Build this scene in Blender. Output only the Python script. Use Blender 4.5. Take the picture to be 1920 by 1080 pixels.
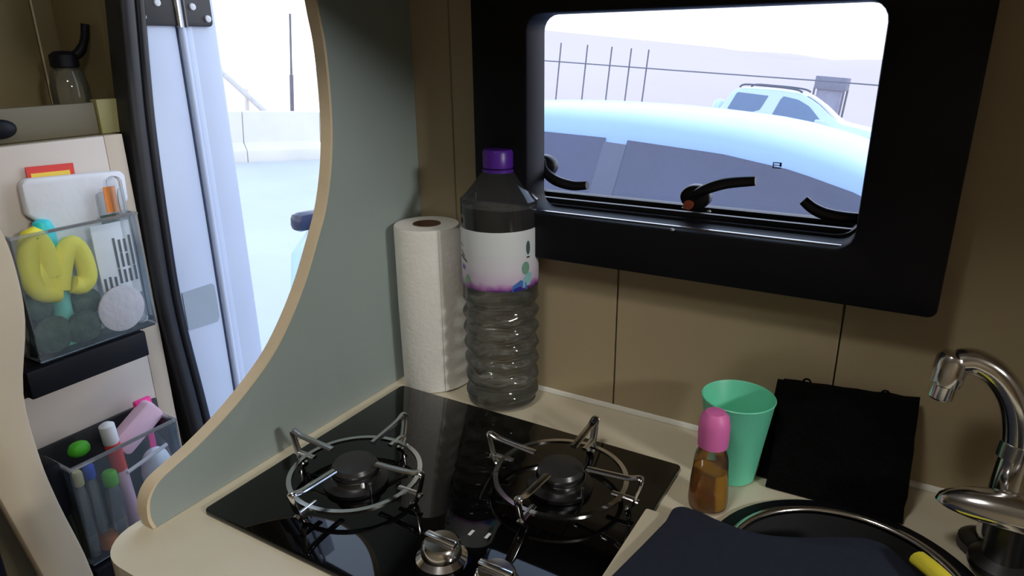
import bpy, bmesh, math, random
from mathutils import Vector, Matrix
random.seed(7)
S = bpy.context.scene
COL = S.collection
PI = math.pi
for o in list(bpy.data.objects):
    bpy.data.objects.remove(o)

# ------------------------------------------------------------------ camera
# worktop surface is z = 0, the long wall with the window is y = 0.75
def make_camera():
    p, yaw, roll = math.radians(19.05), math.radians(31.0), math.radians(-0.76)
    cy, sy = math.cos(yaw), math.sin(yaw)
    f = Vector((-sy*math.cos(p), cy*math.cos(p), -math.sin(p)))
    r = Vector((cy, sy, 0)); u = r.cross(f)
    r2 = r*math.cos(roll) + u*math.sin(roll); u2 = -r*math.sin(roll) + u*math.cos(roll)
    cd = bpy.data.cameras.new('camera'); c = bpy.data.objects.new('camera', cd); COL.objects.link(c)
    m = Matrix((r2, u2, -f)).transposed().to_4x4(); m.translation = (0, 0, 0.44)
    c.matrix_world = m
    cd.sensor_width = 36; cd.lens = 36*1300/1920; cd.clip_start = 0.01; cd.clip_end = 2000
    S.camera = c
make_camera()

# ------------------------------------------------------------------ sky, lamps, exposure
W = bpy.data.worlds.new('sky'); S.world = W; W.use_nodes = True
wn = W.node_tree.nodes; wl = W.node_tree.links
bg = wn['Background']
tc = wn.new('ShaderNodeTexCoord'); sx = wn.new('ShaderNodeSeparateXYZ'); rp = wn.new('ShaderNodeValToRGB')
wl.new(tc.outputs['Generated'], sx.inputs[0]); wl.new(sx.outputs['Z'], rp.inputs[0]); wl.new(rp.outputs[0], bg.inputs[0])
rp.color_ramp.elements[0].position = 0.0; rp.color_ramp.elements[0].color = (1.0, 0.98, 1.0, 1)
rp.color_ramp.elements[1].position = 0.45; rp.color_ramp.elements[1].color = (0.60, 0.76, 1.0, 1)
bg.inputs[1].default_value = 2.45

def area(name, loc, target, sx_, sy_, power, col):
    l = bpy.data.lights.new(name, 'AREA'); l.shape = 'RECTANGLE'; l.size = sx_; l.size_y = sy_
    l.energy = power; l.color = col
    o = bpy.data.objects.new(name, l); COL.objects.link(o)
    o.location = loc
    o.rotation_euler = (Vector(target) - Vector(loc)).to_track_quat('-Z', 'Y').to_euler()
    return o
area('cab_daylight', (1.70, -.10, .93), (-.60, .50, .05), .26, .16, 17.0, (.97, .95, .91))
area('ceiling_lamp_light', (-.25, .06, .98), (-.50, .35, .0),   .20, .12, 3.0, (1.0, .95, .86))

S.view_settings.view_transform = 'Standard'
S.view_settings.look = 'None'
S.view_settings.exposure = 0.0
S.view_settings.gamma = 1.0
S.view_settings.use_curve_mapping = False
try:
    S.cycles.use_denoising = True
    S.cycles.max_bounces = 14; S.cycles.transmission_bounces = 10; S.cycles.transparent_max_bounces = 24
    S.cycles.sample_clamp_indirect = 6.0
    S.cycles.blur_glossy = 0.05
except Exception:
    pass

# ------------------------------------------------------------------ materials
MATS = {}
def mat(name, col, rough=0.5, metal=0.0, spec=0.5, var=0.0, vscale=8.0, stretch=(1, 1, 1), bump=0.0, bscale=60.0, col2=None, coat=0.0, sheen=0.0):
    if name in MATS: return MATS[name]
    m = bpy.data.materials.new(name); m.use_nodes = True
    n = m.node_tree.nodes; l = m.node_tree.links; b = n['Principled BSDF']
    b.inputs['Base Color'].default_value = (*col, 1); b.inputs['Roughness'].default_value = rough
    b.inputs['Metallic'].default_value = metal; b.inputs['Specular IOR Level'].default_value = spec
    b.inputs['Coat Weight'].default_value = coat; b.inputs['Sheen Weight'].default_value = sheen
    t = n.new('ShaderNodeTexCoord'); mp = n.new('ShaderNodeMapping'); l.new(t.outputs['Object'], mp.inputs[0])
    mp.inputs['Scale'].default_value = stretch
    nz = n.new('ShaderNodeTexNoise'); nz.inputs['Scale'].default_value = vscale; nz.inputs['Detail'].default_value = 5
    l.new(mp.outputs[0], nz.inputs['Vector'])
    if var > 0 or col2:
        r = n.new('ShaderNodeValToRGB'); r.color_ramp.elements[0].position = .3; r.color_ramp.elements[1].position = .7
        c2 = col2 or tuple(min(1, c*(1+var)) for c in col); c1 = col if col2 else tuple(c*(1-var) for c in col)
        r.color_ramp.elements[0].color = (*c1, 1); r.color_ramp.elements[1].color = (*c2, 1)
        l.new(nz.outputs['Fac'], r.inputs[0]); l.new(r.outputs[0], b.inputs['Base Color'])
    if bump > 0:
        n2 = n.new('ShaderNodeTexNoise'); n2.inputs['Scale'].default_value = bscale; n2.inputs['Detail'].default_value = 3
        l.new(mp.outputs[0], n2.inputs['Vector'])
        bp = n.new('ShaderNodeBump'); bp.inputs['Strength'].default_value = bump; bp.inputs['Distance'].default_value = .01
        l.new(n2.outputs['Fac'], bp.inputs['Height']); l.new(bp.outputs[0], b.inputs['Normal'])
    MATS[name] = m
    return m

def clear(name, tint=(.95, .97, 1), film=(.7, .8, .9), fac=0.12, rough=0.05, ior=1.45, translucent=False):
    """thin clear plastic: see-through, a little milky, glossy at grazing angles"""
    if name in MATS: return MATS[name]
    m = bpy.data.materials.new(name); m.use_nodes = True
    n = m.node_tree.nodes; l = m.node_tree.links
    n.remove(n['Principled BSDF']); out = n['Material Output']
    tr = n.new('ShaderNodeBsdfTransparent'); tr.inputs[0].default_value = (*tint, 1)
    df = n.new('ShaderNodeBsdfDiffuse'); df.inputs[0].default_value = (*film, 1)
    d = df
    if translucent:
        ts = n.new('ShaderNodeBsdfTranslucent'); ts.inputs[0].default_value = (*film, 1)
        a = n.new('ShaderNodeMixShader'); a.inputs[0].default_value = .5
        l.new(df.outputs[0], a.inputs[1]); l.new(ts.outputs[0], a.inputs[2]); d = a
    mx = n.new('ShaderNodeMixShader'); mx.inputs[0].default_value = fac
    l.new(tr.outputs[0], mx.inputs[1]); l.new(d.outputs[0], mx.inputs[2])
    gl = n.new('ShaderNodeBsdfGlossy'); gl.inputs['Roughness'].default_value = rough
    fr = n.new('ShaderNodeFresnel'); fr.inputs[0].default_value = ior
    m2 = n.new('ShaderNodeMixShader'); l.new(fr.outputs[0], m2.inputs[0]); l.new(mx.outputs[0], m2.inputs[1]); l.new(gl.outputs[0], m2.inputs[2])
    l.new(m2.outputs[0], out.inputs[0])
    MATS[name] = m
    return m

def liquid(name, col, ior=1.33):
    if name in MATS: return MATS[name]
    m = bpy.data.materials.new(name); m.use_nodes = True
    b = m.node_tree.nodes['Principled BSDF']
    b.inputs['Base Color'].default_value = (*col, 1); b.inputs['Transmission Weight'].default_value = 1
    b.inputs['IOR'].default_value = ior; b.inputs['Roughness'].default_value = 0.0
    b.inputs['Roughness'].default_value = 0.0
    n = m.node_tree.nodes; l = m.node_tree.links
    tr = n.new('ShaderNodeBsdfTransparent'); tr.inputs[0].default_value = (*col, 1)
    mx = n.new('ShaderNodeMixShader'); mx.inputs[0].default_value = .42
    l.new(tr.outputs[0], mx.inputs[1]); l.new(b.outputs[0], mx.inputs[2]); l.new(mx.outputs[0], n['Material Output'].inputs[0])
    MATS[name] = m
    return m

M_wall = mat('wall_laminate', (.41, .335, .215), .45, var=.05, vscale=5, stretch=(1, 1, .3))
M_core = mat('wall_core', (.20, .16, .11), .8, var=.1)
M_dark_wall = mat('brown_laminate', (.20, .16, .08), .5, var=.08, vscale=4)
M_cream = mat('cream_board', (.60, .525, .465), .45, var=.03, vscale=3)
M_yellowish = mat('yellow_board', (.30, .27, .11), .5, var=.05)
M_panel = mat('sage_panel', (.32, .385, .38), .42, var=.03, vscale=3)
M_band = mat('edge_band', (.74, .62, .44), .5, var=.06, vscale=20)
M_top = mat('worktop_laminate', (.74, .68, .54), .42, col2=(.67, .61, .47), vscale=9, stretch=(1, 2, 1))
M_white_metal = mat('skylit_white_paint', (.60, .67, .84), .35, var=.02)  # white paint with the blue cast of the skylight put into its colour
M_white_line = mat('white_sealant', (.85, .85, .80), .4, var=.03)
M_rubber = mat('black_rubber', (.012, .012, .014), .45, var=.2, vscale=30)
M_black = mat('black_plastic', (.004, .004, .007), .5, spec=.22, var=.15)
M_black_soft = mat('black_satin', (.012, .012, .016), .32, spec=.4, var=.15)
M_black_cloth = mat('black_cloth', (.003, .003, .0035), .95, spec=.1, bump=.4, bscale=300, var=.3, vscale=60)
M_navy = mat('navy_neoprene', (.022, .028, .050), .75, spec=.25, bump=.15, bscale=500, var=.08, vscale=120)
M_hob = mat('black_hob_glass', (.0015, .0015, .002), .03, spec=.45, var=.1)
M_chrome = mat('chrome', (.82, .82, .84), .14, metal=1, var=.03)
M_steel = mat('brushed_steel', (.55, .55, .57), .25, metal=1, var=.08, vscale=40)
M_darksteel = mat('dark_steel', (.10, .10, .11), .35, metal=1, var=.1, vscale=40)
M_enamel = mat('black_enamel', (.03, .03, .032), .3, var=.1)
M_pane = clear('milky_haze_acrylic', (.95, .96, 1.0), (.80, .82, 1.0), .07, .03, 1.35, True)  # milky acrylic; its film also stands in for outdoor haze and glare
M_acrylic = clear('clear_acrylic', (.965, .985, 1.0), (.60, .76, .88), .05, .08, 1.25)
M_bottle = clear('bottle_plastic', (.98, .985, .985), (.85, .88, .90), .055, .07, 1.6, True)
M_clearpack = clear('clear_pack', (.95, .97, .98), (.80, .83, .86), .22, .1, 1.35)
M_purple = mat('purple_cap', (.10, .018, .36), .35, var=.05)
M_mint = mat('mint_plastic', (.17, .74, .50), .4, var=.03)
M_pink = mat('pink_cap', (.78, .18, .50), .45, var=.03)
M_paper = mat('paper_towel', (.80, .79, .76), .9, spec=.1, bump=.12, bscale=180, var=.02, vscale=30)
M_card = mat('cardboard', (.16, .09, .05), .85, var=.1)
M_yellow = mat('yellow_rubber', (.90, .80, .06), .55, var=.06, vscale=15, bump=.2, bscale=40)
M_cyan = mat('cyan_cap', (.03, .66, .72), .45, var=.04)
M_teal = mat('teal_bottle', (.20, .62, .50), .4, var=.05)
M_white = mat('white_plastic', (.80, .80, .82), .5, var=.03)
M_tissue = mat('tissue_wrap', (.74, .75, .80), .45, var=.05, vscale=10, bump=.2, bscale=25)
M_orange = mat('orange_tag', (.95, .30, .06), .5, var=.04)
M_red = mat('red_print', (.72, .05, .04), .5, var=.04)
M_cardyellow = mat('yellow_print', (.85, .62, .08), .5, var=.04)
M_hotpink = mat('hot_pink', (.95, .04, .32), .4, var=.04)
M_softpink = mat('soft_pink', (.76, .50, .62), .5, var=.05)
M_lime = mat('lime_green', (.16, .60, .06), .45, var=.06)
M_lime2 = mat('bright_green', (.08, .50, .02), .5, var=.06)
M_blue = mat('blue_cap', (.05, .12, .65), .45, var=.05)
M_scour = mat('dark_scourer', (.05, .075, .055), .9, col2=(.10, .14, .09), vscale=60, bump=.6, bscale=120)
M_cotton = mat('cotton', (.80, .72, .74), .95, spec=.05, var=.05, vscale=40, bump=.4, bscale=90)
M_greypatch = mat('grey_plate', (.36, .42, .50), .5, var=.04)
M_water = liquid('water', (.97, .985, .98))
M_soap = clear('amber_soap', (.98, .74, .18), (.92, .50, .02), .68, .05, 1.36, True)
M_sand = mat('sand', (.56, .42, .34), .95, spec=.05, col2=(.64, .50, .42), vscale=.25, bump=.3, bscale=.6)
M_hill = mat('hazed_hill_earth', (.64, .51, .45), .95, spec=.05, col2=(.70, .57, .51), vscale=.06, bump=.4, bscale=.12)  # earth colour raised towards white to stand in for distant haze
M_asphalt = mat('pale_asphalt', (.50, .51, .52), .9, spec=.1, var=.05, vscale=.8, bump=.2, bscale=30)
M_concrete = mat('pale_concrete', (.68, .64, .60), .9, spec=.1, var=.05, vscale=1.5)
M_galv = mat('fence_metal', (.16, .15, .17), .6, metal=.3, var=.1)
M_nearpaint = mat('pale_car_paint', (.42, .60, .90), .3, coat=.25, var=.01)
M_carwhite = mat('white_car_paint', (.54, .66, .78), .3, coat=.25, var=.01)
M_carblue = mat('blue_car_paint', (.12, .18, .40), .25, coat=.6, var=.02)
M_carglass = clear('tinted_car_glass', (.30, .31, .38), (.10, .11, .19), .45, .03, 1.5)
M_carglass_far = mat('grey_car_glass', (.10, .16, .26), .06, spec=.7, var=.03)
M_tyre = mat('tyre', (.02, .02, .02), .8, var=.1)
M_seat = mat('seat_fabric', (.20, .20, .26), .9, var=.1)
M_darkhut = mat('dark_cladding', (.20, .20, .24), .8, var=.1)
M_lens = mat('red_lens', (.6, .05, .05), .3)
M_floor = mat('floor_vinyl', (.10, .085, .07), .6, var=.1)
M_ceiling = mat('ceiling_vinyl', (.62, .58, .50), .7, var=.03)
M_ink = mat('black_ink', (.03, .03, .04), .6)
M_inkgreen = mat('green_ink', (.16, .34, .26), .6)
M_inkdark = mat('dark_green_ink', (.05, .10, .10), .6)
M_warn = mat('white_ink', (.75, .78, .80), .6)

def label_mat():
    m = bpy.data.materials.new('bottle_label'); m.use_nodes = True
    n = m.node_tree.nodes; l = m.node_tree.links; b = n['Principled BSDF']; b.inputs['Roughness'].default_value = .45
    t = n.new('ShaderNodeTexCoord'); s = n.new('ShaderNodeSeparateXYZ'); l.new(t.outputs['Object'], s.inputs[0])
    nz = n.new('ShaderNodeTexNoise'); nz.inputs['Scale'].default_value = 45; l.new(t.outputs['Object'], nz.inputs['Vector'])
    ma = n.new('ShaderNodeMath'); ma.operation = 'MULTIPLY_ADD'; ma.inputs[1].default_value = .020; l.new(nz.outputs['Fac'], ma.inputs[0])
    l.new(s.outputs['Z'], ma.inputs[2])
    mr = n.new('ShaderNodeMapRange'); mr.inputs[1].default_value = .166; mr.inputs[2].default_value = .25; l.new(ma.outputs[0], mr.inputs[0])
    r = n.new('ShaderNodeValToRGB'); l.new(mr.outputs[0], r.inputs[0]); e = r.color_ramp.elements
    e[0].position = .11; e[0].color = (.07, .01, .17, 1); e[1].position = .17; e[1].color = (.40, .16, .46, 1)
    for p, c in ((.24, (.62, .52, .70, 1)), (.42, (.68, .66, .76, 1)), (.7, (.66, .70, .74, 1))):
        x = e.new(p); x.color = c
    l.new(r.outputs[0], b.inputs['Base Color'])
    return m
M_label = label_mat()

# ------------------------------------------------------------------ mesh helpers
class MB:
    def __init__(s): s.v = []; s.f = []
    def add(s, vs, fs):
        k = len(s.v); s.v += [tuple(p) for p in vs]; s.f += [tuple(i+k for i in f) for f in fs]; return s
    def box(s, x0, x1, y0, y1, z0, z1):
        return s.add([(x0,y0,z0),(x1,y0,z0),(x1,y1,z0),(x0,y1,z0),(x0,y0,z1),(x1,y0,z1),(x1,y1,z1),(x0,y1,z1)],
                     [(0,3,2,1),(4,5,6,7),(0,1,5,4),(1,2,6,5),(2,3,7,6),(3,0,4,7)])
    def prism(s, pts, d0, d1, axis='z'):
        """outline pts in the two other axes (x,y)/(x,z)/(y,z), extruded along axis"""
        def P(a, b, d): return {'z': (a, b, d), 'y': (a, d, b), 'x': (d, a, b)}[axis]
        n = len(pts)
        return s.add([P(a, b, d0) for a, b in pts] + [P(a, b, d1) for a, b in pts],
                     [tuple(range(n))[::-1], tuple(range(n, 2*n))] + [(i, (i+1) % n, n+(i+1) % n, n+i) for i in range(n)])
    def lathe(s, prof, c=(0, 0, 0), n=32, rfun=None, cap=True):
        vs = []; fs = []
        for r, z in prof:
            for k in range(n):
                a = 2*PI*k/n; rr = r*(rfun(a, z) if rfun else 1)
                vs.append((c[0]+rr*math.cos(a), c[1]+rr*math.sin(a), c[2]+z))
        for i in range(len(prof)-1):
            for k in range(n):
                k2 = (k+1) % n; fs.append((i*n+k, i*n+k2, (i+1)*n+k2, (i+1)*n+k))
        if cap:
            if prof[0][0] > 1e-5: fs.append(tuple(range(n))[::-1])
            if prof[-1][0] > 1e-5: fs.append(tuple(range((len(prof)-1)*n, len(prof)*n)))
        return s.add(vs, fs)
    def tube(s, path, r, n=10, cap=True, flat=1.0):
        path = [Vector(p) for p in path]; rs = r if isinstance(r, (list, tuple)) else [r]*len(path)
        vs = []; fs = []; up = None
        for i, p in enumerate(path):
            t = (path[min(i+1, len(path)-1)] - path[max(i-1, 0)]).normalized()
            if up is None:
                up = Vector((0, 0, 1)) if abs(t.z) < .9 else Vector((1, 0, 0))
            sd = t.cross(up).normalized(); up = sd.cross(t).normalized()
            for k in range(n):
                a = 2*PI*k/n
                vs.append(p + (sd*math.cos(a) + up*math.sin(a)*flat)*rs[i])
        for i in range(len(path)-1):
            for k in range(n):
                k2 = (k+1) % n; fs.append((i*n+k, i*n+k2, (i+1)*n+k2, (i+1)*n+k))
        if cap: fs += [tuple(range(n))[::-1], tuple(range((len(path)-1)*n, len(path)*n))]
        return s.add(vs, fs)
    def torus(s, c, R, r, n=48, m=10, a0=0, a1=2*PI, sq=1.0):
        if abs(a1-a0-2*PI) < 1e-6:
            vs = []; fs = []
            for i in range(n):
                a = 2*PI*i/n
                for k in range(m):
                    b = 2*PI*k/m; q = R+r*math.cos(b)
                    vs.append((c[0]+q*math.cos(a), c[1]+q*math.sin(a), c[2]+r*sq*math.sin(b)))
            for i in range(n):
                for k in range(m):
                    i2 = (i+1) % n; k2 = (k+1) % m
                    fs.append((i*m+k, i2*m+k, i2*m+k2, i*m+k2))
            return s.add(vs, fs)
        return s.tube([(c[0]+R*math.cos(a0+(a1-a0)*i/n), c[1]+R*math.sin(a0+(a1-a0)*i/n), c[2]) for i in range(n+1)], r, m)
    def blob(s, c, rx, ry, rz, n=16, m=10, lump=0.0, seed=0):
        rnd = random.Random(seed); ph = [rnd.uniform(0, 6) for _ in range(4)]
        vs = []; fs = []
        for i in range(m+1):
            t = PI*i/m
            for k in range(n):
                a = 2*PI*k/n
                q = 1 + lump*(math.sin(3*a+ph[0])*math.sin(2*t+ph[1]) + .6*math.sin(5*a+ph[2])*math.sin(4*t+ph[3]))*math.sin(t)
                vs.append((c[0]+rx*q*math.sin(t)*math.cos(a), c[1]+ry*q*math.sin(t)*math.sin(a), c[2]-rz*q*math.cos(t)))
        for i in range(m):
            for k in range(n):
                k2 = (k+1) % n; fs.append((i*n+k, i*n+k2, (i+1)*n+k2, (i+1)*n+k))
        return s.add(vs, fs)
    def build(s, name, m, parent=None, bevel=0, seg=2, smooth=None, rot=None):
        me = bpy.data.meshes.new(name)
        bm = bmesh.new()
        vv = [bm.verts.new(p) for p in s.v]
        for f in s.f:
            try: bm.faces.new([vv[i] for i in f])
            except ValueError: pass
        bmesh.ops.remove_doubles(bm, verts=bm.verts, dist=1e-6)
        bmesh.ops.recalc_face_normals(bm, faces=bm.faces)
        if bevel:
            ed = [e for e in bm.edges if len(e.link_faces) == 2 and e.calc_face_angle(0) > .6]
            bmesh.ops.bevel(bm, geom=ed, offset=bevel, segments=seg, affect='EDGES', profile=.5, clamp_overlap=True)
        if rot is not None: bmesh.ops.transform(bm, matrix=rot, verts=bm.verts)
        for f in bm.faces: f.smooth = True
        for e in bm.edges:
            if len(e.link_faces) == 2 and e.calc_face_angle(0) > .7: e.smooth = False
        bm.to_mesh(me); bm.free()
        me.materials.append(m)
        o = bpy.data.objects.new(name, me); COL.objects.link(o)
        if parent is not None: o.parent = parent
        return o

def tag(o, label=None, cat=None, group=None, kind=None):
    if label: o['label'] = label
    if cat: o['category'] = cat
    if group: o['group'] = group
    if kind: o['kind'] = kind
    return o
def thing(name, label, cat, loc=(0, 0, 0), group=None, kind=None):
    o = bpy.data.objects.new(name, None); COL.objects.link(o); o.empty_display_size = .02
    o.location = loc
    return tag(o, label, cat, group, kind)
def off(mb, d):
    mb.v = [(a+d[0], b+d[1], c+d[2]) for a, b, c in mb.v]; return mb
def rot_about(axis, ang): return Matrix.Rotation(ang, 4, axis)
def rrect(x0, x1, y0, y1, r, n=5):
    pts = []
    for cx, cy, a in ((x1-r, y1-r, 0), (x0+r, y1-r, PI/2), (x0+r, y0+r, PI), (x1-r, y0+r, 1.5*PI)):
        for i in range(n+1):
            t = a + PI/2*i/n; pts.append((cx+r*math.cos(t), cy+r*math.sin(t)))
    return pts
def smooth_pts(pts, k=4):
    """Catmull-Rom through the points"""
    out = []
    P = [Vector(p) for p in pts]
    for i in range(len(P)-1):
        a = P[max(i-1, 0)]; b = P[i]; c = P[i+1]; d = P[min(i+2, len(P)-1)]
        for j in range(k):
            t = j/k
            out.append(.5*((2*b) + (c-a)*t + (2*a-5*b+4*c-d)*t*t + (3*b-a-3*c+d)*t**3))
    out.append(P[-1])
    return [tuple(p) for p in out]

# ------------------------------------------------------------------ the van's shell
def structure(name, mb, m, **k): return tag(mb.build(name, m, **k), kind='structure')
structure('floor', MB().box(-2.1, 2.6, -1.3, .83, -.94, -.90), M_floor)
structure('ceiling', MB().box(-2.1, 2.6, -1.3, .83, 1.0, 1.04), M_ceiling)
structure('wall_left', MB().box(-2.1, -2.06, -1.3, .83, -.90, 1.0), M_dark_wall)
structure('wall_right', MB().box(2.56, 2.6, -1.3, .83, -.90, 1.0), M_wall)
structure('wall_front', MB().box(-2.06, 2.56, -1.3, -1.26, -.90, 1.0), M_wall)

# long wall: an outer shell with two openings, clad inside with laminate panels
DX0, DX1, DZ0, DZ1 = -1.15, -.625, -.90, .95      # door opening
WX0, WX1, WZ0, WZ1 = -.47, -.01, .235, .515       # window opening
shell = MB()
shell.box(-2.06, DX0-.10, .76, .82, -.90, 1.0)
shell.box(DX0-.10, DX1, .76, .82, DZ1, 1.0)
shell.box(DX1, WX0, .76, .82, -.90, 1.0)
shell.box(WX1, 2.56, .76, .82, -.90, 1.0)
shell.box(WX0, WX1, .76, .82, -.90, WZ0)
shell.box(WX0, WX1, .76, .82, WZ1, 1.0)
wall = structure('wall_back', shell, M_core)
G = .0008
def wall_panel(x0, x1, z0, z1):
    return MB().box(x0+G, x1-G, .748, .760, z0, z1).build('panel', M_wall, wall, bevel=.0012, seg=1)
def wall_poly(pts): return MB().prism(pts, .748, .760, 'y').build('panel', M_wall, wall)
wall_panel(-.600, -.535, -.90, 1.0)
a, b = -.535+G, -.30-G
wall_poly([(a, -.90), (b, -.90), (b, .20), (-.482, .20), (-.482, 1.0), (a, 1.0)]); wall_panel(-.482, -.30, .53, 1.0)
wall_panel(-.30, -.05, -.90, .20); wall_panel(-.30, -.05, .53, 1.0)
a, b = -.05+G, .20-G
wall_poly([(a, -.90), (b, -.90), (b, 1.0), (.024, 1.0), (.024, .20), (a, .20)]); wall_panel(-.05, .024, .53, 1.0)
for k in range(10):
    x = .20+.25*k; wall_panel(x, min(x+.25, 2.56), -.90, 1.0)
structure('trim_1', MB().prism([(.744, .0), (.748, .0), (.748, .0055), (.7455, .0045), (.744, .0015)], -.594, .60, 'x'), M_white_line)

# ------------------------------------------------------------------ window
win = thing('window_1', None, None, (0, .73, 0), kind='structure')
def ring_prism(mb, outer, inner, d0, d1):
    """frame between two outlines with the same number of points, in x/z, along y"""
    n = len(outer); vs = []
    for d in (d0, d1):
        vs += [(a, d, b) for a, b in outer] + [(a, d, b) for a, b in inner]
    fs = []
    for i in range(n):
        j = (i+1) % n
        fs += [(i, j, n+j, n+i), (2*n+i, 3*n+i, 3*n+j, 2*n+j), (i, 2*n+i, 2*n+j, j), (n+i, n+j, 3*n+j, 3*n+i)]
    return mb.add(vs, fs)
f1 = ring_prism(MB(), rrect(-.474, .0292, .2005, .545, .008), rrect(-.401, -.0478, .2555, .4755, .018), -.026, .020)
f1.build('outer_frame', M_black, win, bevel=.003)
f2 = ring_prism(MB(), rrect(-.470, -.012, .235, .515, .010), rrect(-.425, -.047, .258, .490, .022), .020, .052)
f2.build('inner_frame', M_black_soft, win)
f3 = ring_prism(MB(), rrect(-.460, -.022, .243, .507, .012), rrect(-.440, -.040, .2655, .495, .024), .052, .066)
f3.build('gasket', M_rubber, win)
MB().prism(rrect(-.445, -.035, .260, .500, .02), .0575, .0600, 'y').build('pane', M_pane, win)
for x0_, x1_, z0_, z1_ in ((-.143, -.134, .3145, .3155), (-.143, -.142, .3145, .3205), (-.143, -.134, .3200, .3210), (-.136, -.134, .3165, .3205), (-.143, -.135, .3175, .3183)):
    MB().box(x0_, x1_, .0568, .0574, z0_, z1_).build('pane_print', M_ink, win)
# narrow sill lips of the blind cassette
MB().box(-.401, -.049, -.016, -.012, .2550, .2570).build('sill_lip', M_steel, win)
MB().box(-.425, -.047, .030, .036, .2585, .2630).build('sill_lip', M_black_soft, win)
# blind guide clips on the left reveal
MB().box(-.447, -.427, .034, .052, .440, .472).build('blind_clip', M_black, win, bevel=.002)
MB().prism([(-.447, .345), (-.421, .345), (-.425, .40), (-.429, .436), (-.447, .436)], .036, .052, 'y').build('blind_guide', M_black, win, bevel=.002)
for k in range(4):
    MB().box(-.4265, -.4185, .033, .0355, .352+.006*k, .3545+.006*k).build('guide_mark', M_warn, win)
def latch(name, bx, bz, pts, button=True):
    base = MB().prism([(bx+.017*math.cos(t), bz+.014*math.sin(t)) for t in [2*PI*i/24 for i in range(24)]], .034, .050, 'y').build(name, M_black_soft, win, bevel=.003)
    path = smooth_pts(pts, 5); n = len(path)
    MB().tube(path, [.0050+.0012*math.sin(PI*i/n) for i in range(n)], 10).build('lever', M_black_soft, base)
    if button:
        MB().lathe([(.0001, -.003), (.0050, -.002), (.0055, .004), (.0001, .0045)], n=16).build('release_button', mat('faded_orange', (.42, .09, .04), .5, var=.1), base, rot=Matrix.Translation((bx-.004, .030, bz-.007)) @ rot_about('X', PI/2))
    tag(base, None)
    return base
latch('window_latch', -.219, .279, [(-.222, .032, .279), (-.205, .026, .291), (-.182, .022, .3005), (-.152, .022, .3055)])
latch('window_latch', -.414, .300, [(-.412, .032, .309), (-.405, .026, .297), (-.388, .022, .287), (-.365, .022, .2825), (-.345, .022, .2845)])
latch('window_latch', -.018, .283, [(-.022, .032, .279), (-.050, .026, .2755), (-.076, .022, .277), (-.092, .022, .282), (-.103, .022, .290)], False)
MB().tube([(-.420, .030, .318), (-.4185, .026, .338), (-.424, .03, .345)], .008, 10).build('latch_catch', M_black_soft, win)
for x, z in ((-.228, .2675), (-.222, .2555), (-.20, .2665)):
    MB().blob((x, .028 if z > .26 else -.027, z), .0028, .0022, .0016).build('screw_head', M_steel, win)

# ------------------------------------------------------------------ doorway
door = thing('door_1', None, None, (-1.15, .75, 0), kind='structure')
def swept(prof, ys, name, m):
    """profile of (dx, dy) swept up in z along the bowed jamb, ys = [(z, y)]"""
    vs = []; fs = []; n = len(prof)
    for z, y in ys:
        vs += [(dx, dy+y-.75, z) for dx, dy in prof]
    for i in range(len(ys)-1):
        for k in range(n):
            k2 = (k+1) % n; fs.append((i*n+k, i*n+k2, (i+1)*n+k2, (i+1)*n+k))
    fs += [tuple(range(n))[::-1], tuple(range((len(ys)-1)*n, len(ys)*n))]
    return MB().add(vs, fs).build(name, m, door)
bow = smooth_pts([(-.90, .735, 0), (-.55, .708, 0), (-.23, .690, 0), (-.013, .675, 0), (.154, .677, 0), (.315, .684, 0), (.42, .693, 0), (.52, .703, 0), (.95, .745, 0)], 5)
bow = [(p[0], p[1]) for p in bow]
half = [(.010*math.cos(t), .013+.014*math.sin(t)) for t in [PI/2 - PI*i/10 for i in range(11)]]
swept([(-.03, .027)] + [(x+.004, y) for x, y in half] + [(-.03, -.001)], bow, 'door_seal', M_rubber)
half2 = [(.007*math.cos(t), .037+.009*math.sin(t)) for t in [PI/2 - PI*i/8 for i in range(9)]]
swept([(-.03, .046)] + [(x+.002, y) for x, y in half2] + [(-.03, .027)], bow, 'door_seal', M_black_soft)
# painted jamb of the body and the edge of the opened door beyond the hinge line
MB().box(-.10, -.005, -.035, .055, -.90, .95).build('door_jamb', M_white_metal, door, bevel=.004)
MB().box(-.055, -.0035, -.034, -.030, -.90, .95).build('jamb_bead', M_darksteel, door)
MB().tube([(-.003, .064, -.90), (-.003, .064, .95)], .0065, 12).build('hinge_gap_seal', M_white_metal, door)
MB().box(-.60, -.006, .074, .140, -.88, .93).build('door_leaf', M_white_metal, door, bevel=.008)
MB().box(-.05, -.004, .072, .086, -.86, .92).build('door_leaf_flange', M_white_metal, door, bevel=.003)
MB().prism([(-.022, -.056), (.042, -.060), (.047, -.052), (.047, .012), (.042, .018), (-.022, .018)], -.006, -.0025, 'x').build('jamb_plate', M_greypatch, door)
hinge = MB().prism(rrect(-.024, .126, .484, .640, .008), -.006, .001, 'x').build('hinge', M_rubber, door, bevel=.001)
for y, z in ((-.008, .497), (.022, .520), (-.010, .542), (.088, .516), (.116, .497), (.088, .57)):
    MB().lathe([(.0001, .0), (.0062, .0), (.0055, .003), (.0001, .004)], n=14).build('bolt', M_white, hinge, rot=Matrix.Translation((.001, y, z)) @ rot_about('Y', PI/2))
MB().tube([(.002, .057, .482), (.002, .057, .64)], .005, 10).build('hinge_pin', M_chrome, hinge)
MB().tube([(.0025, .069, .482), (.0025, .069, .64)], .004, 10).build('hinge_pin', M_darksteel, hinge)

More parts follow.
